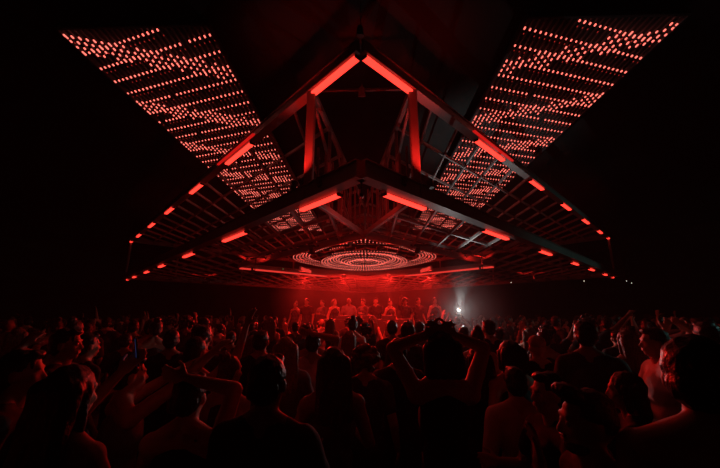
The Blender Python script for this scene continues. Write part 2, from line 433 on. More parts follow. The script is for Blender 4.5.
# ------------------------------------------------------------ led disc in the diamond opening
DCX, DCY = -0.02, 6.6
DSX, DSY = 0.77, 1.02
disc = empty('led_disc', W(DCX, DCY, 1.1), 'round rippling disc of red light points hung in the middle of the frame', 'led disc')
def dz(r): return 1.03 + 0.035*math.cos(2*PI*(r-0.15)/0.62) + (0.045 + 0.10*(r-1.3) if r > 1.25 else 0)
rs = [0.10 + 0.073*i for i in range(23)]
for i, r in enumerate(rs):
    mb = MB(); n = 24 if r < 0.35 else (48 if r < 0.75 else (80 if r < 1.17 else 112))
    for k in range(n):
        a = 2*PI*(k + 0.5)/n
        if 1.15 < r < 1.34 and abs(math.cos(a)) > 0.62: continue
        mb.m = 0
        rr = r * (1.0 + (0.10 * abs(math.cos(2*a))**3 if r > 1.2 else 0))
        p = W(DCX + rr*math.cos(a)*DSX, DCY + rr*math.sin(a)*DSY, dz(r))
        mb.octa(p, 0.013, 0.019, 0.013)
    mb.m = 1
    for k in range(48):
        a, b = 2*PI*k/48, 2*PI*(k+1)/48
        ra = r * (1.0 + (0.10 * abs(math.cos(2*a))**3 if r > 1.2 else 0)); rb = r * (1.0 + (0.10 * abs(math.cos(2*b))**3 if r > 1.2 else 0))
        mb.bar(W(DCX + ra*math.cos(a)*DSX, DCY + ra*math.sin(a)*DSY, dz(r)) + Vector((0, 0, 0.035)), W(DCX + rb*math.cos(b)*DSX, DCY + rb*math.sin(b)*DSY, dz(r)) + Vector((0, 0, 0.03)), 0.010, 0.012)
    mb.build('led_ring', [M['dot'], M['dark_steel']], disc)
mb = MB()
for k in range(8):
    a = PI/8 + 2*PI*k/8
    mb.bar(W(DCX, DCY, 1.09), W(DCX + 1.72*math.cos(a)*DSX, DCY + 1.72*math.sin(a)*DSY, 1.12), 0.05, 0.05)
mb.build('spokes', M['dark_steel'], disc)
mb = MB()
for k in range(4):
    a = PI/4 + PI/2*k
    p = W(DCX + 1.2*math.cos(a), DCY + 1.2*math.sin(a), 1.12); mb.tube(p, (p.x, p.y, RZ), 0.008, 6)
mb.build('hanging_rods', M['dark_steel'], disc)
# curved back fascia with a bright tip at each end
mb = MB(); nseg = 40; R = 1.42
prev = None
for k in range(nseg + 1):
    a = PI*k/nseg
    c0 = W(R*math.cos(a), 7.0 + 0.85*math.sin(a), 1.0); c1 = W(R*1.02*math.cos(a), 7.0 + 0.87*math.sin(a), 0.9)
    o0 = c0 + Vector((math.cos(a), math.sin(a), 0))*0.04; o1 = c1 + Vector((math.cos(a), math.sin(a), 0))*0.04
    cur = [c0, c1, o1, o0]
    if prev: mb.add(prev + cur, [(0, 1, 5, 4), (1, 2, 6, 5), (2, 3, 7, 6), (3, 0, 4, 7)] + ([(0, 3, 2, 1)] if k == 1 else []) + ([(4, 5, 6, 7)] if k == nseg else []))
    prev = cur
fas = mb.build('curved_fascia', M['steel'], disc)
for s in (-1, 1):
    mb = MB()
    for k in range(4):
        a, b = PI*0.035*k, PI*0.035*(k+1)
        mb.bar(W(s*(R-0.03)*math.cos(a), 7.0 + 0.83*math.sin(a), 0.94), W(s*(R-0.03)*math.cos(b), 7.0 + 0.83*math.sin(b), 0.94 - 0.01*k), 0.06, 0.10)
    mb.build('light_strip', M['strip_soft'], fas)['label'] = 'bright curved tip of red light'

# ------------------------------------------------------------ booth and stage
stage = empty('stage_platform', (0, 12.3, 0), 'low black platform under the red lit people behind the booth', 'stage')
mb = MB(); mb.box((0, 12.3, 0.62), (6.4, 3.4, 0.06)); mb.build('deck', M['wood'], stage)
mb = MB(); mb.box((0, 10.63, 0.295), (6.4, 0.05, 0.59)); mb.box((0, 13.97, 0.295), (6.4, 0.05, 0.59)); mb.box((-3.17, 12.3, 0.295), (0.05, 3.3, 0.59)); mb.box((3.17, 12.3, 0.295), (0.05, 3.3, 0.59)); mb.build('skirt', M['black_wall'], stage)
booth = empty('booth_table', (0, 11.0, 0.65), 'black booth table in front of the people on the platform', 'table')
mb = MB(); mb.box((0, 11.0, 1.67), (3.0, 0.7, 0.06)); mb.build('table_top', M['wood'], booth)
mb = MB(); mb.box((0, 10.68, 1.145), (2.9, 0.04, 0.97)); mb.build('front_panel', M['wood'], booth)
for x in (-1.4, 1.4):
    for y in (10.75, 11.28):
        mb = MB(); mb.bar((x, y, 0.65), (x, y, 1.64), 0.06, 0.06, (0, 1, 0)); mb.build('leg', M['dark_steel'], booth)
for i, x in enumerate((-0.75, 0.0, 0.75)):
    lab = ('left turntable deck on the booth table', 'mixer between the two decks on the booth table', 'right turntable deck on the booth table')[i]
    d = empty('mixer' if i == 1 else 'turntable', (x, 11.0, 1.7), lab, 'dj gear')
    mb = MB(); mb.box((x, 11.0, 1.75), (0.32 if i == 1 else 0.45, 0.36, 0.1)); mb.build('case', M['dark_steel'], d)
    if i != 1:
        mb = MB(); mb.tube((x, 11.0, 1.8), (x, 11.0, 1.82), 0.15, 24); mb.build('platter', M['steel'], d)
    else:
        mb = MB()
        for a in (-0.1, -0.03, 0.04, 0.11):
            for b in (-0.1, 0, 0.1): mb.tube((x+a, 11.0+b, 1.8), (x+a, 11.0+b, 1.82), 0.014, 8)
        mb.build('knobs', M['steel'], d)
# wash lamps: real cans holding the lights defined at the top
for i, x in enumerate((-2.6, -0.9, 0.9, 2.6)):
    c = empty('stage_lamp', (x, 13.2, 3.45), 'one of four dark can lamps hanging from the frame behind the booth', 'lamp', 'can lamps behind the booth')
    mb = MB(); aim = (Vector((x*0.5, 10.3, 1.6)) - Vector((x, 13.2, 3.35))).normalized(); p = Vector((x, 13.2, 3.35)) - aim*0.02
    mb.tube(p, p - aim*0.22, 0.10, 14, 0.07); mb.build('can', M['dark_steel'], c)
    mb = MB(); mb.bar(p - aim*0.12, (x, 13.28, 3.64), 0.03, 0.03); mb.build('clamp', M['dark_steel'], c)
for (y, zl, q, w) in ((8.0, 3.9, (7.0, 10.3, 3.6), 'farther'), (3.5, 5.9, (2.85, 2.95, 1.45), 'nearer')):
    c = empty('wall_lamp', (17.9, y, zl), '%s of two dark can lamps with a teal beam on the right wall' % w, 'lamp')
    p = Vector((17.3, y, zl)); aim = (Vector(q) - p).normalized()
    mb = MB(); mb.tube(p - aim*0.02, p - aim*0.30, 0.13, 16, 0.10); mb.build('can', M['dark_steel'], c)
    mb = MB(); mb.bar(p - aim*0.2, (18.0, y, zl), 0.06, 0.06); mb.build('wall_bracket', M['dark_steel'], c)
for s in (-1, 1):
    c = empty('floor_lamp_can', (s*1.6, 13.4, 0.65), '%s uplight can on the platform behind the people' % ('left', 'right')[s > 0], 'lamp')
    mb = MB(); mb.tube((s*1.6, 13.3, 0.85), (s*1.6, 13.37, 1.03), 0.09, 14); mb.build('can', M['dark_steel'], c)
    mb = MB(); mb.box((s*1.6, 13.37, 0.67), (0.24, 0.24, 0.03)); mb.bar((s*1.6-0.1, 13.37, 0.67), (s*1.6-0.1, 13.37, 0.96), 0.02, 0.03); mb.bar((s*1.6+0.1, 13.37, 0.67), (s*1.6+0.1, 13.37, 0.96), 0.02, 0.03); mb.build('yoke', M['dark_steel'], c)
PEOPLE_HERE = True

# ------------------------------------------------------------ people
_SPH = None
def sph():
    global _SPH
    if _SPH is None:
        bm = bmesh.new(); bmesh.ops.create_icosphere(bm, subdivisions=2, radius=1)
        _SPH = ([v.co.copy() for v in bm.verts], [tuple(v.index for v in f.verts) for f in bm.faces]); bm.free()
    return _SPH
class Body:
    """a list of overlapping closed forms, fused into one continuous surface"""
    def __init__(s, xf=None): s.mb = MB(); s.xf = xf or Matrix.Identity(4)
    def ell(s, c, r, rot=None, xf=None):
        X = xf or s.xf
        vs, fs = sph(); m = rot or Matrix.Identity(3)
        s.mb.add([X @ (Vector(c) + m @ Vector((v.x*r[0], v.y*r[1], v.z*r[2]))) for v in vs], fs)
    def cap(s, p0, p1, r0, r1, xf=None, n=12):
        X = xf or s.xf
        p0, p1 = X @ Vector(p0), X @ Vector(p1)
        d = p1 - p0; L = d.length; d.normalize(); a = d.orthogonal().normalized(); b = d.cross(a)
        prof = [(-r0*math.cos(t), r0*math.sin(t)) for t in (PI/8, PI/4, 3*PI/8)] + [(0, r0)] + [(L, r1)] + [(L + r1*math.sin(t), r1*math.cos(t)) for t in (PI/8, PI/4, 3*PI/8)]
        vs = [p0 - d*r0]
        for (h, r) in prof: vs += [p0 + d*h + (a*math.cos(2*PI*i/n) + b*math.sin(2*PI*i/n))*r for i in range(n)]
        vs.append(p1 + d*r1)
        fs = [(0, 1+(i+1) % n, 1+i) for i in range(n)]
        for k in range(len(prof)-1): fs += [(1+k*n+i, 1+k*n+(i+1) % n, 1+(k+1)*n+(i+1) % n, 1+(k+1)*n+i) for i in range(n)]
        e = len(vs)-1; k = len(prof)-1
        fs += [(e, 1+k*n+i, 1+k*n+(i+1) % n) for i in range(n)]
        s.mb.add(vs, fs)
    def mesh(s, name, mat, voxel=0.01, dec=0.35, smooth=3, disp=None):
        me = bpy.data.meshes.new(name + '_src'); me.from_pydata(s.mb.v, [], s.mb.f); me.update()
        o = bpy.data.objects.new(name + '_src', me); COL.objects.link(o)
        r = o.modifiers.new('r', 'REMESH'); r.mode = 'VOXEL'; r.voxel_size = voxel; r.use_smooth_shade = True
        if smooth:
            q = o.modifiers.new('s', 'SMOOTH'); q.iterations = smooth; q.factor = 0.5
        if dec < 1:
            q = o.modifiers.new('d', 'DECIMATE'); q.ratio = dec
        dg = bpy.context.evaluated_depsgraph_get()
        m2 = bpy.data.meshes.new_from_object(o.evaluated_get(dg)); m2.name = name
        bpy.data.objects.remove(o); bpy.data.meshes.remove(me)
        if disp:
            nn = [v.normal.copy() for v in m2.vertices]
            for v, nrm in zip(m2.vertices, nn): v.co += nrm * disp(v.co)
        m2.materials.clear(); m2.materials.append(mat)
        m2.polygons.foreach_set('use_smooth', [True]*len(m2.polygons))
        m2.update()
        return m2
def ik(S, T, hint, L1, L2):
    S, T = Vector(S), Vector(T); d = T - S; L = min(d.length, (L1+L2)*0.995); d.normalize(); T = S + d*L
    a = (L1*L1 - L2*L2 + L*L)/(2*L); h = math.sqrt(max(0, L1*L1 - a*a))
    hn = Vector(hint); hn = (hn - d*hn.dot(d)).normalized()
    return S + d*a + hn*h, T
ARMS = {  # wrist target and elbow direction for the right arm (x>0); mirrored for the left
    'down': ((0.27, 0.06, 0.90), (0.3, -1, 0)), 'up': ((0.26, 0.12, 1.98), (1, -0.2, 0)), 'high': ((0.33, 0.08, 2.02), (1, -0.2, 0)),
    'head': ((0.055, -0.01, 1.745), (0.8, 0.35, 0)), 'phone': ((0.10, 0.34, 1.66), (0.9, 0, -1)), 'front': ((0.14, 0.30, 1.22), (0.6, -0.3, -1)),
    'point': ((0.36, 0.42, 1.80), (1, 0, -0.6)), 'hip': ((0.22, 0.02, 1.02), (1, -0.5, 0)), 'wave': ((0.42, 0.10, 1.86), (1, -0.1, -1)),
    'mouth': ((0.10, 0.22, 1.50), (0.8, 0.2, -1)), 'flex': ((0.0, -0.06, 1.74), (1, 0.0, 0.35)), 'reach': ((0.30, 0.50, 1.62), (1, 0, -0.5))}
def hand(B, wrist, d, nrm, side, curl, X):
    """palm, four unequal bent fingers and a thumb off the side of the palm"""
    d = d.normalized(); nrm = (nrm - d*nrm.dot(d)).normalized(); t = d.cross(nrm) * side   # t points to the thumb side
    pc = wrist + d*0.05
    m = Matrix((t, d, nrm)).transposed()
    B.ell(pc, (0.040, 0.052, 0.017), m, X)
    B.cap(wrist - d*0.02, wrist + d*0.03, 0.026, 0.024, X, 10)
    for k, (off, l) in enumerate(((0.029, 0.070), (0.010, 0.078), (-0.010, 0.072), (-0.028, 0.056))):
        b = pc + d*(0.036 - 0.004*abs(k-1)) + t*off
        spread = t*(off*1.2)
        d1 = (d + nrm*curl*0.6 + spread*3).normalized(); p1 = b + d1*l*0.48
        d2 = (d + nrm*curl*1.5 + spread*3).normalized(); p2 = p1 + d2*l*0.30
        d3 = (d*(1-curl*0.5) + nrm*curl*2.2 + spread*2).normalized(); p3 = p2 + d3*l*0.2
        B.cap(b, p1, 0.0098, 0.009, X, 8); B.cap(p1, p2, 0.009, 0.0085, X, 8); B.cap(p2, p3, 0.0085, 0.0078, X, 8)
    b = pc - d*0.028 + t*0.028
    p1 = b + (t*0.9 + d*0.7 + nrm*0.3).normalized()*0.042; p2 = p1 + (t*0.3 + d + nrm*0.3*(1+curl)).normalized()*0.032
    B.cap(b, p1, 0.014, 0.0115, X, 8); B.cap(p1, p2, 0.0115, 0.0092, X, 8)
    return pc + d*0.03 + nrm*0.03
def person_meshes(arms=('down', 'down'), hair='short', hcol='dark brown', shirt='tee', scol='black', pcol='navy', skin=0, head=(0, 0), lean=(0, 0),
                  female=False, fine=False, curl=0.35, beard=False, cap=None, targets=None):
    """returns [(part name, mesh)], for a figure 1.75 m tall facing +Y"""
    up = Matrix.Translation((0, 0, 0.98)) @ Matrix.Rotation(lean[0], 4, 'X') @ Matrix.Rotation(lean[1], 4, 'Y') @ Matrix.Translation((0, 0, -0.98))
    hx = up @ Matrix.Translation((0, 0, 1.50)) @ Matrix.Rotation(head[0], 4, 'Z') @ Matrix.Rotation(head[1], 4, 'X') @ Matrix.Translation((0, 0, -1.50))
    sw = 0.155 if female else 0.175
    B = Body(); I4 = Matrix.Identity(4)
    S = Body(); P = Body()
    tor = [((0, 0, 0.95), (0.165, 0.115, 0.12)), ((0, 0, 1.09), (0.125 if female else 0.145, 0.10, 0.14)), ((0, 0.005, 1.27), (0.145 if female else 0.168, 0.112, 0.165))]
    for i, (c, r) in enumerate(tor): B.ell(c, r, None, I4 if i == 0 else up)
    if female:
        for s in (-1, 1): B.ell((s*0.07, 0.09, 1.28), (0.06, 0.05, 0.06), None, up)
    B.cap((-sw+0.03, -0.005, 1.405), (sw-0.03, -0.005, 1.405), 0.062, 0.062, up)
    for s in (-1, 1): B.cap((s*0.03, -0.025, 1.50), (s*(sw-0.02), -0.01, 1.425), 0.045, 0.045, up)
    B.cap((0, -0.015, 1.42), (0, 0.008, 1.57), 0.058 if not female else 0.050, 0.054 if not female else 0.047, up)
    # head
    B.ell((0, -0.005, 1.650), (0.076, 0.096, 0.100), None, hx)
    B.ell((0, 0.035, 1.605), (0.058, 0.066, 0.088), None, hx)
    B.ell((0, 0.062, 1.545), (0.030, 0.030, 0.022), None, hx)
    B.cap((0, 0.090, 1.640), (0, 0.108, 1.607), 0.009, 0.0125, hx, 8)
    B.cap((-0.035, 0.083, 1.660), (0.035, 0.083, 1.660), 0.011, 0.011, hx, 8)
    B.cap((-0.018, 0.094, 1.573), (0.018, 0.094, 1.573), 0.009, 0.009, hx, 8)
    for s in (-1, 1): B.ell((s*0.079, -0.002, 1.622), (0.010, 0.020, 0.031), None, hx); B.ell((s*0.040, 0.068, 1.607), (0.022, 0.020, 0.022), None, hx)
    # legs
    for s in (-1, 1):
        B.cap((s*0.088, 0, 0.92), (s*0.105, 0.015, 0.50), 0.088, 0.060, I4); B.cap((s*0.105, 0.015, 0.50), (s*0.115, -0.02, 0.10), 0.056, 0.038, I4)
        B.ell((s*0.108, -0.03, 0.36), (0.05, 0.052, 0.11), None, I4)
        B.cap((s*0.115, -0.035, 0.06), (s*0.13, 0.13, 0.045), 0.038, 0.030, I4)
        P.cap((s*0.088, 0, 0.93), (s*0.105, 0.015, 0.50), 0.102, 0.075, I4); P.cap((s*0.105, 0.015, 0.50), (s*0.115, -0.02, 0.11), 0.074, 0.060, I4)
    P.ell((0, 0, 0.95), (0.178, 0.128, 0.11), None, I4)
    # arms
    hands = []
    for i, s in ((0, -1), (1, 1)):
        nm = arms[i]
        Sh = Vector((s*sw, -0.005, 1.405))
        if targets and targets[i]: T, hint = targets[i]; T = Vector(T); hint = Vector(hint)
        else:
            T, hint = ARMS[nm]; T = Vector((s*T[0], T[1], T[2])); hint = Vector((s*hint[0], hint[1], hint[2]))
        E_, T = ik(Sh, T, hint, 0.29, 0.265)
        B.ell(Sh, (0.062, 0.060, 0.062), None, up)
        B.cap(Sh, E_, 0.052, 0.041, up); B.cap(E_, T, 0.042, 0.026, up)
        B.ell(Sh.lerp(E_, 0.45), (0.052, 0.052, 0.052), None, up)
        fd = (T - E_).normalized()
        hd = fd
        if nm == 'head': hd = (fd + Vector((-s*0.8, 0, 0.1))).normalized()
        nr = Vector((0, 1, 0)) if nm not in ('down', 'hip') else Vector((-s, 0, 0))
        if abs(nr.dot(hd)) > 0.9: nr = Vector((0, 0, 1)) 
        hands.append(up @ hand(B, T, hd, nr, -s, curl, up))
        if shirt == 'tee':
            S.cap(Sh, Sh.lerp(E_, 0.55), 0.076, 0.066, up)
        elif shirt == 'long':
            S.cap(Sh, E_, 0.074, 0.055, up); S.cap(E_, E_.lerp(T, 0.92), 0.056, 0.040, up)
    # shirt
    g = 0.014
    for i, (c, r) in enumerate(tor): S.ell(c, (r[0]+g, r[1]+g, r[2]+(0.0 if i == 0 else g)), None, I4 if i == 0 else up)
    if female:
        for s in (-1, 1): S.ell((s*0.07, 0.09, 1.28), (0.073, 0.062, 0.072), None, up)
    if shirt != 'tank':
        S.cap((-sw+0.03, -0.005, 1.400), (sw-0.03, -0.005, 1.400), 0.074, 0.074, up)
        for s in (-1, 1): S.cap((s*0.055, -0.022, 1.475), (s*(sw-0.02), -0.01, 1.425), 0.050, 0.057, up)
    else:
        for s in (-1, 1): S.cap((s*0.095, 0.0, 1.30), (s*0.085, -0.012, 1.452), 0.050, 0.048, up)
    parts = [('body', B.mesh('body', SKINS[skin], 0.0075 if fine else 0.009, 0.35 if fine else 0.22, 3))]
    wr = lambda co: 0.006*noise.noise(Vector((co.x*9, co.y*9, co.z*14))) + 0.003*noise.noise(co*28)
    parts.append(('shirt', S.mesh('shirt', CLOTH[scol], 0.012, 0.5, 4, wr)))
    parts.append(('trousers', P.mesh('trousers', CLOTH[pcol], 0.016, 0.5, 3, wr)))
    Sx = Body()
    for s in (-1, 1): Sx.cap((s*0.115, -0.045, 0.050), (s*0.13, 0.145, 0.045), 0.050, 0.044, I4)
    parts.append(('shoes', Sx.mesh('shoes', CLOTH['charcoal'], 0.014, 0.5, 1)))
    # hair
    A = Body()
    if hair == 'short':
        A.ell((0, -0.018, 1.668), (0.084, 0.096, 0.095), None, hx); A.ell((0, -0.045, 1.622), (0.078, 0.068, 0.075), None, hx)
        if female is False: A.ell((0, 0.045, 1.728), (0.055, 0.045, 0.028), None, hx)
    elif hair == 'quiff':
        A.ell((0, -0.02, 1.668), (0.083, 0.094, 0.095), None, hx); A.ell((0, 0.055, 1.742), (0.062, 0.06, 0.036), Matrix.Rotation(0.35, 3, 'X'), hx)
    elif hair == 'long':
        A.ell((0, -0.018, 1.665), (0.088, 0.100, 0.100), None, hx)
        for x in (-0.065, -0.035, 0, 0.035, 0.065): A.cap((x, -0.06, 1.66), (x*1.35, -0.105, 1.32 + abs(x)*0.5), 0.048, 0.030, hx)
        for s in (-1, 1): A.cap((s*0.075, 0.0, 1.66), (s*0.085, -0.015, 1.47), 0.028, 0.022, hx)
    elif hair == 'bun':
        A.ell((0, -0.015, 1.665), (0.083, 0.098, 0.096), None, hx); A.ell((0, -0.075, 1.755), (0.045, 0.045, 0.042), None, hx); A.ell((0, -0.05, 1.61), (0.07, 0.06, 0.06), None, hx)
    elif hair == 'curly':
        rr = random.Random(3)
        A.ell((0, -0.02, 1.67), (0.10, 0.105, 0.10), None, hx)
        for k in range(60):
            a, b = rr.uniform(0, 2*PI), rr.uniform(-0.75, 1.0)
            v = Vector((math.cos(a)*math.sqrt(1-b*b), math.sin(a)*math.sqrt(1-b*b), b))
            if v.y > 0.45 and v.z < 0.45: continue
            A.ell((v.x*0.115, -0.025 + v.y*0.115, 1.66 + v.z*0.12), (0.03, 0.03, 0.026), None, hx)
    elif hair == 'bob':
        A.ell((0, -0.018, 1.667), (0.089, 0.102, 0.098), None, hx)
        for x in (-0.07, -0.035, 0, 0.035, 0.07): A.cap((x, -0.055, 1.66), (x*1.15, -0.07, 1.53), 0.045, 0.036, hx)
        for s in (-1, 1): A.cap((s*0.08, 0.01, 1.66), (s*0.085, 0.005, 1.54), 0.026, 0.022, hx)
    if A.mb.v:
        st = (lambda co: 0.007*noise.noise(Vector((co.x*60, co.y*60, co.z*14)))) if hair != 'curly' else (lambda co: 0.007*noise.noise(co*45))
        parts.append(('hair', A.mesh('hair', HAIRS[hcol], 0.008, 0.5, 1 if hair == 'curly' else 2, st)))
    if cap:
        K = Body(); K.ell((0, -0.012, 1.685), (0.086, 0.102, 0.082), None, hx); K.ell((0, 0.10, 1.685), (0.065, 0.06, 0.010), None, hx)
        parts.append(('cap', K.mesh('cap', CLOTH[cap], 0.008, 0.5, 1)))
    if beard:
        K = Body(); K.ell((0, 0.045, 1.553), (0.055, 0.055, 0.035), None, hx); K.cap((-0.022, 0.098, 1.588), (0.022, 0.098, 1.588), 0.008, 0.008, hx, 8)
        parts.append(('beard', K.mesh('beard', HAIRS[hcol], 0.007, 0.5, 1)))
    if fine:
        for s in (-1, 1):
            E2 = Body(); E2.ell((s*0.031, 0.0815, 1.635), (0.0115, 0.0115, 0.0115), None, hx)
            parts.append(('eye', E2.mesh('eye', EYE, 0.004, 1.0, 0)))
    return parts, hands
EYE = surf('eye white', (0.7, 0.68, 0.65), 0.2, 0, 0.05, 10)
PARTC = {}
def spawn(parts, loc, rz, sc, label, group=None):
    o = bpy.data.objects.new('person', None); COL.objects.link(o)
    o.location = loc; o.rotation_euler = (0, 0, rz); o.scale = (sc, sc, sc); o.empty_display_size = 0.1
    tag(o, label, 'person', group)
    for nm, me in parts:
        c = bpy.data.objects.new(nm, me); COL.objects.link(c); c.parent = o
    return o
def copy_person(src, loc, rz, sc, label, group):
    o = src.copy(); COL.objects.link(o); o.location = loc; o.rotation_euler = (0, 0, rz); o.scale = (sc, sc, sc)
    o['label'] = label
    if group: o['group'] = group
    elif 'group' in o: del o['group']
    for ch in src.children:
        c = ch.copy(); COL.objects.link(c); c.parent = o
    return o
def ray(px, py):
    a, b = px - 360, 234 - py
    cr, sr = math.cos(ROLL), math.sin(ROLL); a, b = a*cr + b*sr, -a*sr + b*cr
    d = Vector((a, FPX*math.cos(PITCH) - b*math.sin(PITCH), b*math.cos(PITCH) + FPX*math.sin(PITCH)))
    c, s = math.cos(YAW), math.sin(YAW)
    return Vector((d.x*c - d.y*s, d.x*s + d.y*c, d.z))
taken = []       # (x, y)
# --- the people one can pick out: head position in the view, distance, heading, looks
#  px, py (head centre), distance, heading deg (0 faces the booth, + turns left), kwargs, label
HERO = [
 (441, 353, 2.15, 0, dict(arms=('head', 'head'), hair='bob', hcol='dark brown', shirt='tank', scol='black', pcol='black', female=True, skin=0),
  'woman seen from behind with both bare arms bent up over her dark hair'),
 (268, 384, 1.60, -8, dict(arms=('front', 'front'), hair='short', hcol='black', shirt='tee', scol='charcoal', skin=1),
  'broad backed short haired man in a dark t-shirt, left of centre near bottom'),
 (313, 344, 3.6, 0, dict(arms=('front', 'flex'), hair='short', hcol='black', shirt='tee', scol='white', skin=1),
  'dark haired person in a white t-shirt with one arm bent, left of centre'),
 (333, 367, 2.2, 12, dict(arms=('front', 'front'), hair='long', hcol='brown', shirt='tank', scol='grey', female=True, skin=0),
  'long haired woman in a grey sleeveless top, before the person in the white t-shirt'),
 (366, 362, 2.95, -10, dict(arms=('front', 'down'), hair='curly', hcol='brown', shirt='tee', scol='charcoal', skin=1),
  'person with big round curls, left of the woman with her arms over her head'),
 (129, 376, 2.6, -40, dict(arms=('reach', 'point'), hair='short', hcol='black', shirt='tank', scol='grey', skin=0),
  'person in a pale vest at left stretching both bare arms up towards the booth'),
 (196, 352, 3.2, -15, dict(arms=('front', 'wave'), hair='short', hcol='dark brown', shirt='tank', scol='black', skin=0),
  'person at left with one bare forearm raised and the hand above the head'),
 (190, 398, 1.95, 0, dict(arms=('front', 'flex'), hair='short', hcol='dark brown', shirt='tank', scol='black', skin=0),
  'person with a bare arm bent sharply at the elbow beside the face, lower left'),
 (510, 356, 3.0, 10, dict(arms=('down', 'front'), hair='bob', hcol='black', shirt='tank', scol='black', female=True, skin=0),
  'woman with bobbed black hair and bare shoulders, right of the woman with raised arms'),
 (537, 348, 3.9, 0, dict(arms=('down', 'down'), hair='none', cap='beige', shirt='tee', scol='black', skin=0),
  'man in a pale cap standing right of centre, seen over other heads'),
 (515, 384, 2.6, -5, dict(arms=('down', 'down'), hair='short', hcol='black', shirt='long', scol='white', skin=0),
  'man in a pale long sleeved shirt with lit shoulders, right of centre'),
 (549, 394, 2.2, 95, dict(arms=('front', 'front'), hair='short', hcol='dark brown', shirt='tee', scol='black', skin=0, fine=True),
  'short haired man with a red lit face in profile, looking left'),
 (588, 424, 1.55, 80, dict(arms=('mouth', 'down'), hair='quiff', hcol='brown', beard=True, shirt='tee', scol='black', skin=0, fine=True),
  'bearded man with a quiff at lower right, a hand held by his mouth'),
 (700, 380, 1.5, -45, dict(arms=('down', 'down'), hair='short', hcol='black', shirt='tank', scol='black', skin=1),
  'person with a large bare shoulder lit red at the bottom right corner'),
 (655, 343, 3.9, 70, dict(arms=('down', 'front'), hair='short', hcol='brown', shirt='tee', scol='white', skin=0),
  'person in a white t-shirt at far right, teal light on one shoulder'),
 (66, 345, 3.6, -70, dict(arms=('front', 'front'), hair='short', hcol='black', shirt='tee', scol='black', skin=0, fine=True),
  'person at far left with a dim red lit face turned to the right'),
 (20, 374, 2.6, -60, dict(arms=('down', 'down'), hair='short', hcol='black', shirt='tee', scol='black', skin=1),
  'person at the left edge with a very dim face'),
 (70, 396, 1.9, -8, dict(arms=('phone', 'front'), hair='long', hcol='dark brown', shirt='tank', scol='black', female=True, skin=0),
  'long haired woman at lower left lifting a small phone with a blue glow'),
 (626, 392, 2.6, 60, dict(arms=('mouth', 'down'), hair='bob', hcol='dark brown', shirt='tee', scol='black', female=True, skin=0),
  'woman with bobbed hair and a hand near her mouth, right of the bearded man'),
 (230, 372, 2.7, -20, dict(arms=('down', 'down'), hair='bun', hcol='brown', shirt='tank', scol='charcoal', female=True, skin=0),
  'woman with her hair in a bun, between the bent arm and the broad backed man'),
 (478, 362, 3.0, 5, dict(arms=('front', 'down'), hair='long', hcol='black', shirt='tee', scol='black', female=True, skin=0),
  'woman with long black hair, directly right of the woman with raised arms'),
 (398, 352, 3.1, 0, dict(arms=('down', 'down'), hair='short', hcol='black', shirt='tee', scol='black', skin=1),
  'short haired man in black, left of the woman with both arms over her hair'),
 (285, 352, 3.0, 15, dict(arms=('down', 'front'), hair='long', hcol='blonde', shirt='tee', scol='grey', female=True, skin=0),
  'woman with long fair hair, just left of the person in the white t-shirt'),
]
hero_pts = []
for k, (px, py, dist, hd, kw, lab) in enumerate(HERO):
    d = ray(px, py); t = dist / math.hypot(d.x, d.y)
    p = Vector((CX, 0, CAMZ)) + d*t
    sc = p.z / 1.63
    parts, hands = person_meshes(**kw)
    o = spawn(parts, (p.x, p.y, 0), math.radians(hd), sc, lab)
    hero_pts.append((p.x, p.y, sc, o, hands, lab)); taken.append((p.x, p.y))

# phone in the woman's hand at lower left
def phone(loc, rz, label, mat, tilt=0.2):
    t = empty('phone', loc, label, 'phone', None, rz)
    R_ = Matrix.Rotation(tilt, 3, 'X')
    def part(nm, c, d, m):
        mb = MB(); mb.box(R_ @ Vector(c), d, R_); me = mb.build(nm, m); me.parent = t
    part('case', (0, 0, 0.0), (0.074, 0.009, 0.150), M['dark_steel'])
    part('screen', (0, -0.006, 0.0), (0.066, 0.002, 0.138), mat)
    return t
o = hero_pts[17]
bpy.context.view_layer.update()
hp = o[3].matrix_world @ o[4][0]
phone((hp.x, hp.y, hp.z + 0.05), -0.96, 'small phone with a blue lit screen held by the woman at lower left', M['screen'])

# --- the white phone torch
TP = Vector((CX, 0, CAMZ)) + ray(462, 318) * (7.4 / math.hypot(ray(462, 318).x, ray(462, 318).y))
tk = dict(arms=('down', 'high'), hair='short', hcol='black', shirt='tee', scol='black', skin=0, targets=(None, ((0.22, 0.02, 1.80), (1, 0, -0.3))))
parts, hands = person_meshes(**tk)
tpx, tpy = TP.x - 0.22, TP.y + 0.02
o = spawn(parts, (tpx, tpy, 0), 0, 0.99, 'person right of the booth holding up the bright white phone light')
taken.append((tpx, tpy))
bpy.context.view_layer.update()
hp = o.matrix_world @ hands[1]
ph = phone((hp.x, hp.y - 0.02, hp.z + 0.06), 0, 'phone shining a bright white torch towards the viewer above the heads', M['dark_steel'], -0.35)
lp = ph.location + Vector((0, -0.03, 0.03))
mb = MB(); mb.octa(Vector((0, -0.040, 0.055)), 0.022, 0.012, 0.022); b_ = mb.build('torch_lamp', M['torch']); b_.parent = ph
link_light('torch_beam', 'SPOT', (lp.x, lp.y - 0.07, lp.z + 0.10), 230, (0.95, 1.0, 0.97), (lp.x + 0.36, lp.y + 0.2, 3.5), 0.015, 64, 1.0)
link_light('torch_glow', 'SPOT', (lp.x, lp.y - 0.05, lp.z + 0.03), 34, (1.0, 0.98, 0.95), (lp.x - 0.3, lp.y - 3, lp.z + 0.1), 0.015, 150, 0.5)
mb = MB(); vs0, fs0 = sph(); mb.add([lp + Vector((0, -0.45, 0)) + v*1.3 for v in vs0], fs0)  # added local volume imitates the lens bloom round the torch
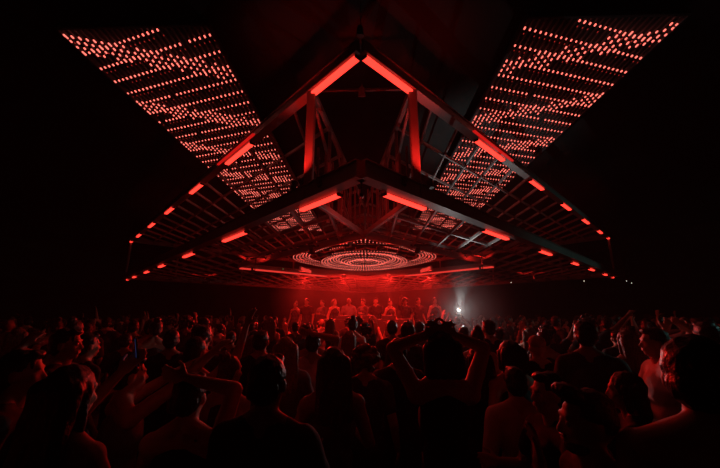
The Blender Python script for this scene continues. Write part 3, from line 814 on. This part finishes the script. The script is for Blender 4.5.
mh3 = mh.copy(); mh3.name = 'bloom volume round the torch'; n3 = mh3.node_tree; tc3 = n3.nodes.new('ShaderNodeTexCoord'); vm = n3.nodes.new('ShaderNodeVectorMath'); vm.operation = 'DISTANCE'
n3.links.new(tc3.outputs['Object'], vm.inputs[0]); vm.inputs[1].default_value = tuple(lp + Vector((0, -0.2, 0)))
mr = n3.nodes.new('ShaderNodeMapRange'); mr.interpolation_type = 'SMOOTHSTEP'
mr.inputs['From Min'].default_value = 1.25; mr.inputs['From Max'].default_value = 0.0; mr.inputs['To Min'].default_value = 0.0; mr.inputs['To Max'].default_value = 0.065
n3.links.new(vm.outputs['Value'], mr.inputs['Value']); n3.links.new(mr.outputs['Result'], n3.nodes['Volume Scatter'].inputs['Density'])
tag(mb.build('torch_bloom', mh3), 'added puff of haze standing in for the lens bloom round the phone torch', 'haze', None, 'stuff')

# --- the crowd: a few kinds of people, copied person by person
KIND = [
 (dict(arms=('down', 'down'), hair='short', hcol='black', shirt='tee', scol='black', pcol='navy', skin=1), 'short dark hair and a black t-shirt, arms down'),
 (dict(arms=('up', 'down'), hair='short', hcol='dark brown', shirt='tee', scol='charcoal', pcol='black', skin=0), 'short brown hair and a charcoal t-shirt, left arm raised'),
 (dict(arms=('down', 'down'), hair='long', hcol='brown', shirt='tank', scol='black', pcol='black', female=True, skin=0), 'long brown hair and a black vest top, arms down'),
 (dict(arms=('down', 'high'), hair='long', hcol='blonde', shirt='tee', scol='grey', pcol='navy', female=True, skin=0), 'long fair hair and a grey t-shirt, right arm raised high'),
 (dict(arms=('front', 'front'), hair='short', hcol='black', shirt='long', scol='charcoal', pcol='black', skin=1), 'short black hair and a dark long sleeved shirt, forearms held in front'),
 (dict(arms=('down', 'down'), hair='bun', hcol='dark brown', shirt='tank', scol='charcoal', pcol='navy', female=True, skin=0), 'hair in a bun and a dark vest top, arms down'),
 (dict(arms=('up', 'up'), hair='bob', hcol='dark brown', shirt='tank', scol='black', pcol='black', female=True, skin=0), 'bobbed hair and bare arms both raised'),
 (dict(arms=('down', 'down'), hair='none', shirt='tee', scol='grey', pcol='black', skin=2), 'shaved head and a grey t-shirt, arms down'),
 (dict(arms=('phone', 'phone'), hair='short', hcol='black', shirt='tee', scol='white', pcol='navy', skin=0), 'short dark hair and a white t-shirt, both hands raised before the face'),
 (dict(arms=('hip', 'point'), hair='curly', hcol='black', shirt='tee', scol='black', pcol='black', skin=2), 'round curly hair and a black t-shirt, one arm pointing forward'),
]
protos = []
def zone(x, y):
    side = 'to the left' if x < -1.8 else ('to the right' if x > 1.8 else 'in line with the booth')
    if x < -6: side = 'far out to the left'
    if x > 6: side = 'far out to the right'
    band = 'in the nearest rows' if y < 3.2 else ('in the front half' if y < 6 else ('in the middle rows' if y < 9.5 else 'in the distant rows'))
    return side, band
KM = [person_meshes(**k)[0] for k, _ in KIND]
rnd = random.Random(21)
def ok(x, y, r):
    if math.hypot(x - CX, y) < 1.15: return False
    if abs(x) < 3.75 and y > 10.1: return False
    for (a, b) in taken:
        if (a-x)**2 + (b-y)**2 < r*r: return False
    return True
spots = []
NMAX = 262
tries = 0
while len(spots) < NMAX and tries < 60000:
    tries += 1
    u = rnd.random()
    y = 0.9 + 15.5 * u**1.25
    lim = min(14.5, 1.12*y + 0.9)
    x = rnd.uniform(-lim, lim)
    r = 0.54 if y < 6 else 0.58
    if y > 11: r = 0.8
    # keep sight lines to the people who stand out
    bad = False
    for (hx_, hy_, hs, *_r) in hero_pts:
        dh = math.hypot(hx_-CX, hy_); dd = math.hypot(x-CX, y)
        if dd < dh:
            ang = abs(math.atan2(x-CX, y) - math.atan2(hx_-CX, hy_))
            if ang < 0.34/dd and dh - dd > 0.1: bad = True; break
    if bad or not ok(x, y, r): continue
    taken.append((x, y)); spots.append((x, y))
spots.sort(key=lambda p: p[0]**2 + p[1]**2)
REL = ['woman with both arms over her hair', 'broad backed man', 'person in the white t-shirt', 'long haired woman in grey', 'person with the big curls',
       'person stretching both arms at left', 'person with one forearm raised at left', 'person with the sharply bent arm', 'woman with the black bob', 'man in the pale cap',
       'man in the pale long sleeved shirt', 'man in profile looking left', 'bearded man with the quiff', 'person in the bottom right corner', 'person lit teal at far right',
       'person with the dim face at far left', 'person at the left edge', 'woman with the blue phone', 'woman with a hand near her mouth', 'woman with the bun',
       'woman with long black hair', 'tall man in black', 'woman with long fair hair']
used_labels = set()
for i, (x, y) in enumerate(spots):
    k = rnd.choices(range(10), (5, 0.3, 4, 0.3, 3.5, 2.5, 0.3, 1.0, 0.7, 1.2))[0]
    d = math.hypot(x, y)
    if d < 8.5 and k in (1, 3, 6): k = rnd.choice((0, 2, 4, 5))
    hd = math.atan2(x, 11.0 - y) if y < 11.5 else (PI/2 if x > 0 else -PI/2)
    if y > 11.5: hd = math.atan2(x, 11.0 - y)
    hd = hd + rnd.gauss(0, 0.35)
    sc = rnd.uniform(0.92, 1.045)
    kd = KIND[k][1]
    side, band = zone(x, y)
    lab = grp = None
    if d < 5.2:
        best = sorted(range(len(HERO)), key=lambda j: (hero_pts[j][0]-x)**2 + (hero_pts[j][1]-y)**2)
        for j in best[:3]:
            dx, dy = x - hero_pts[j][0], y - hero_pts[j][1]
            rel = ('just behind' if dy > 0 else 'just in front of') if abs(dy) > abs(dx) else ('to the right of' if dx > 0 else 'to the left of')
            cand = 'person with %s, %s the %s' % (kd.split(',')[0], rel, REL[j])
            if cand not in used_labels and len(cand.split()) <= 16: lab = cand; used_labels.add(cand); break
    if lab is None or len(lab.split()) > 16:
        short = kd.split(',')[0]
        if lab is not None:
            lab2 = 'person with %s, %s the %s' % (short.split(' and ')[0], rel, REL[j])
            lab = lab2 if len(lab2.split()) <= 16 and lab2 not in used_labels else None
            if lab: used_labels.add(lab)
    if lab is None:
        lab = 'person with %s, %s, %s' % (kd.split(',')[0].split(' and ')[0] if ' and a ' in kd or ' and ' in kd else kd, band, side)
        grp = 'people %s, %s, %s' % (kd.split(',')[0].split(' and ')[0], band, side)
    else: grp = None
    src = protos[k] if k < len(protos) else None
    key = k
    if key not in PARTC:
        PARTC[key] = spawn(KM[k], (x, y, 0), -hd, sc, lab, grp)
    else:
        copy_person(PARTC[key], (x, y, 0), -hd, sc, lab, grp)

# --- people on the platform
DJ = [(-2.2, 12.2, 0), (-1.65, 12.5, 4), (-1.15, 12.1, 2), (-0.6, 11.75, 7), (-0.1, 12.35, 4), (0.35, 11.6, 0), (0.9, 12.3, 5), (1.4, 11.9, 9), (1.95, 12.35, 0), (2.5, 12.0, 2), (-2.7, 12.6, 5)]
DJL = ['leftmost but one of the people on the platform, short dark hair', 'person in dark long sleeves on the left half of the platform', 'long haired person behind the left end of the booth table',
       'person with a shaved head behind the left deck', 'person in dark long sleeves standing behind the middle of the booth', 'short haired person playing at the centre of the booth table',
       'person with a bun behind the right deck', 'curly haired person pointing, behind the right end of the booth', 'short haired person on the right half of the platform',
       'long haired person at the right end of the platform', 'person with a bun at the left end of the platform']
for (x, y, k), lab in zip(DJ, DJL):
    sc = rnd.uniform(0.95, 1.02)
    h = PI + rnd.gauss(0, 0.4)
    if k in PARTC: copy_person(PARTC[k], (x, y, 0.65), h, sc, lab, None)
    else: PARTC[k] = spawn(KM[k], (x, y, 0.65), h, sc, lab)

# ------------------------------------------------------------ small lights seen in the dark
def pin(px, py, dist, mat, label, nm='indicator_light', r=0.012):
    d = ray(px, py); p = Vector((CX, 0, CAMZ)) + d*(dist/math.hypot(d.x, d.y))
    o = empty(nm, p, label, 'light')
    mb = MB(); mb.tube(p + Vector((0, 0.0, 0)), p + Vector((0, 0.05, 0)), r*1.4, 10); mb.build('housing', M['dark_steel'], o)
    mb = MB(); mb.octa(p - Vector((0, 0.004, 0)), r, r*0.6, r); mb.build('lamp', mat, o)
    mb = MB(); top = 3.5 if nm == 'frame_light' else RZ
    mb.tube(p + Vector((0, 0.03, 0)), (p.x, p.y + 0.03, top), 0.004, 6); mb.build('cord', M['dark_steel'], o)

pin(283, 269, 10.0, M['green'], 'tiny green indicator light on the left inner edge of the frame')
pin(511, 282.5, 15.0, M['pale'], 'pale point of light below the right back edge of the frame, nearer the middle', r=0.02)
pin(584, 281, 15.5, M['pale'], 'pale point of light below the right tip of the frame', r=0.02)
pin(626.5, 281, 17.0, M['pale'], 'upper left of two tiny pale lights right of the frame tip', r=0.018)
pin(631.5, 283, 17.0, M['pale'], 'lower right of two tiny pale lights right of the frame tip', r=0.018)
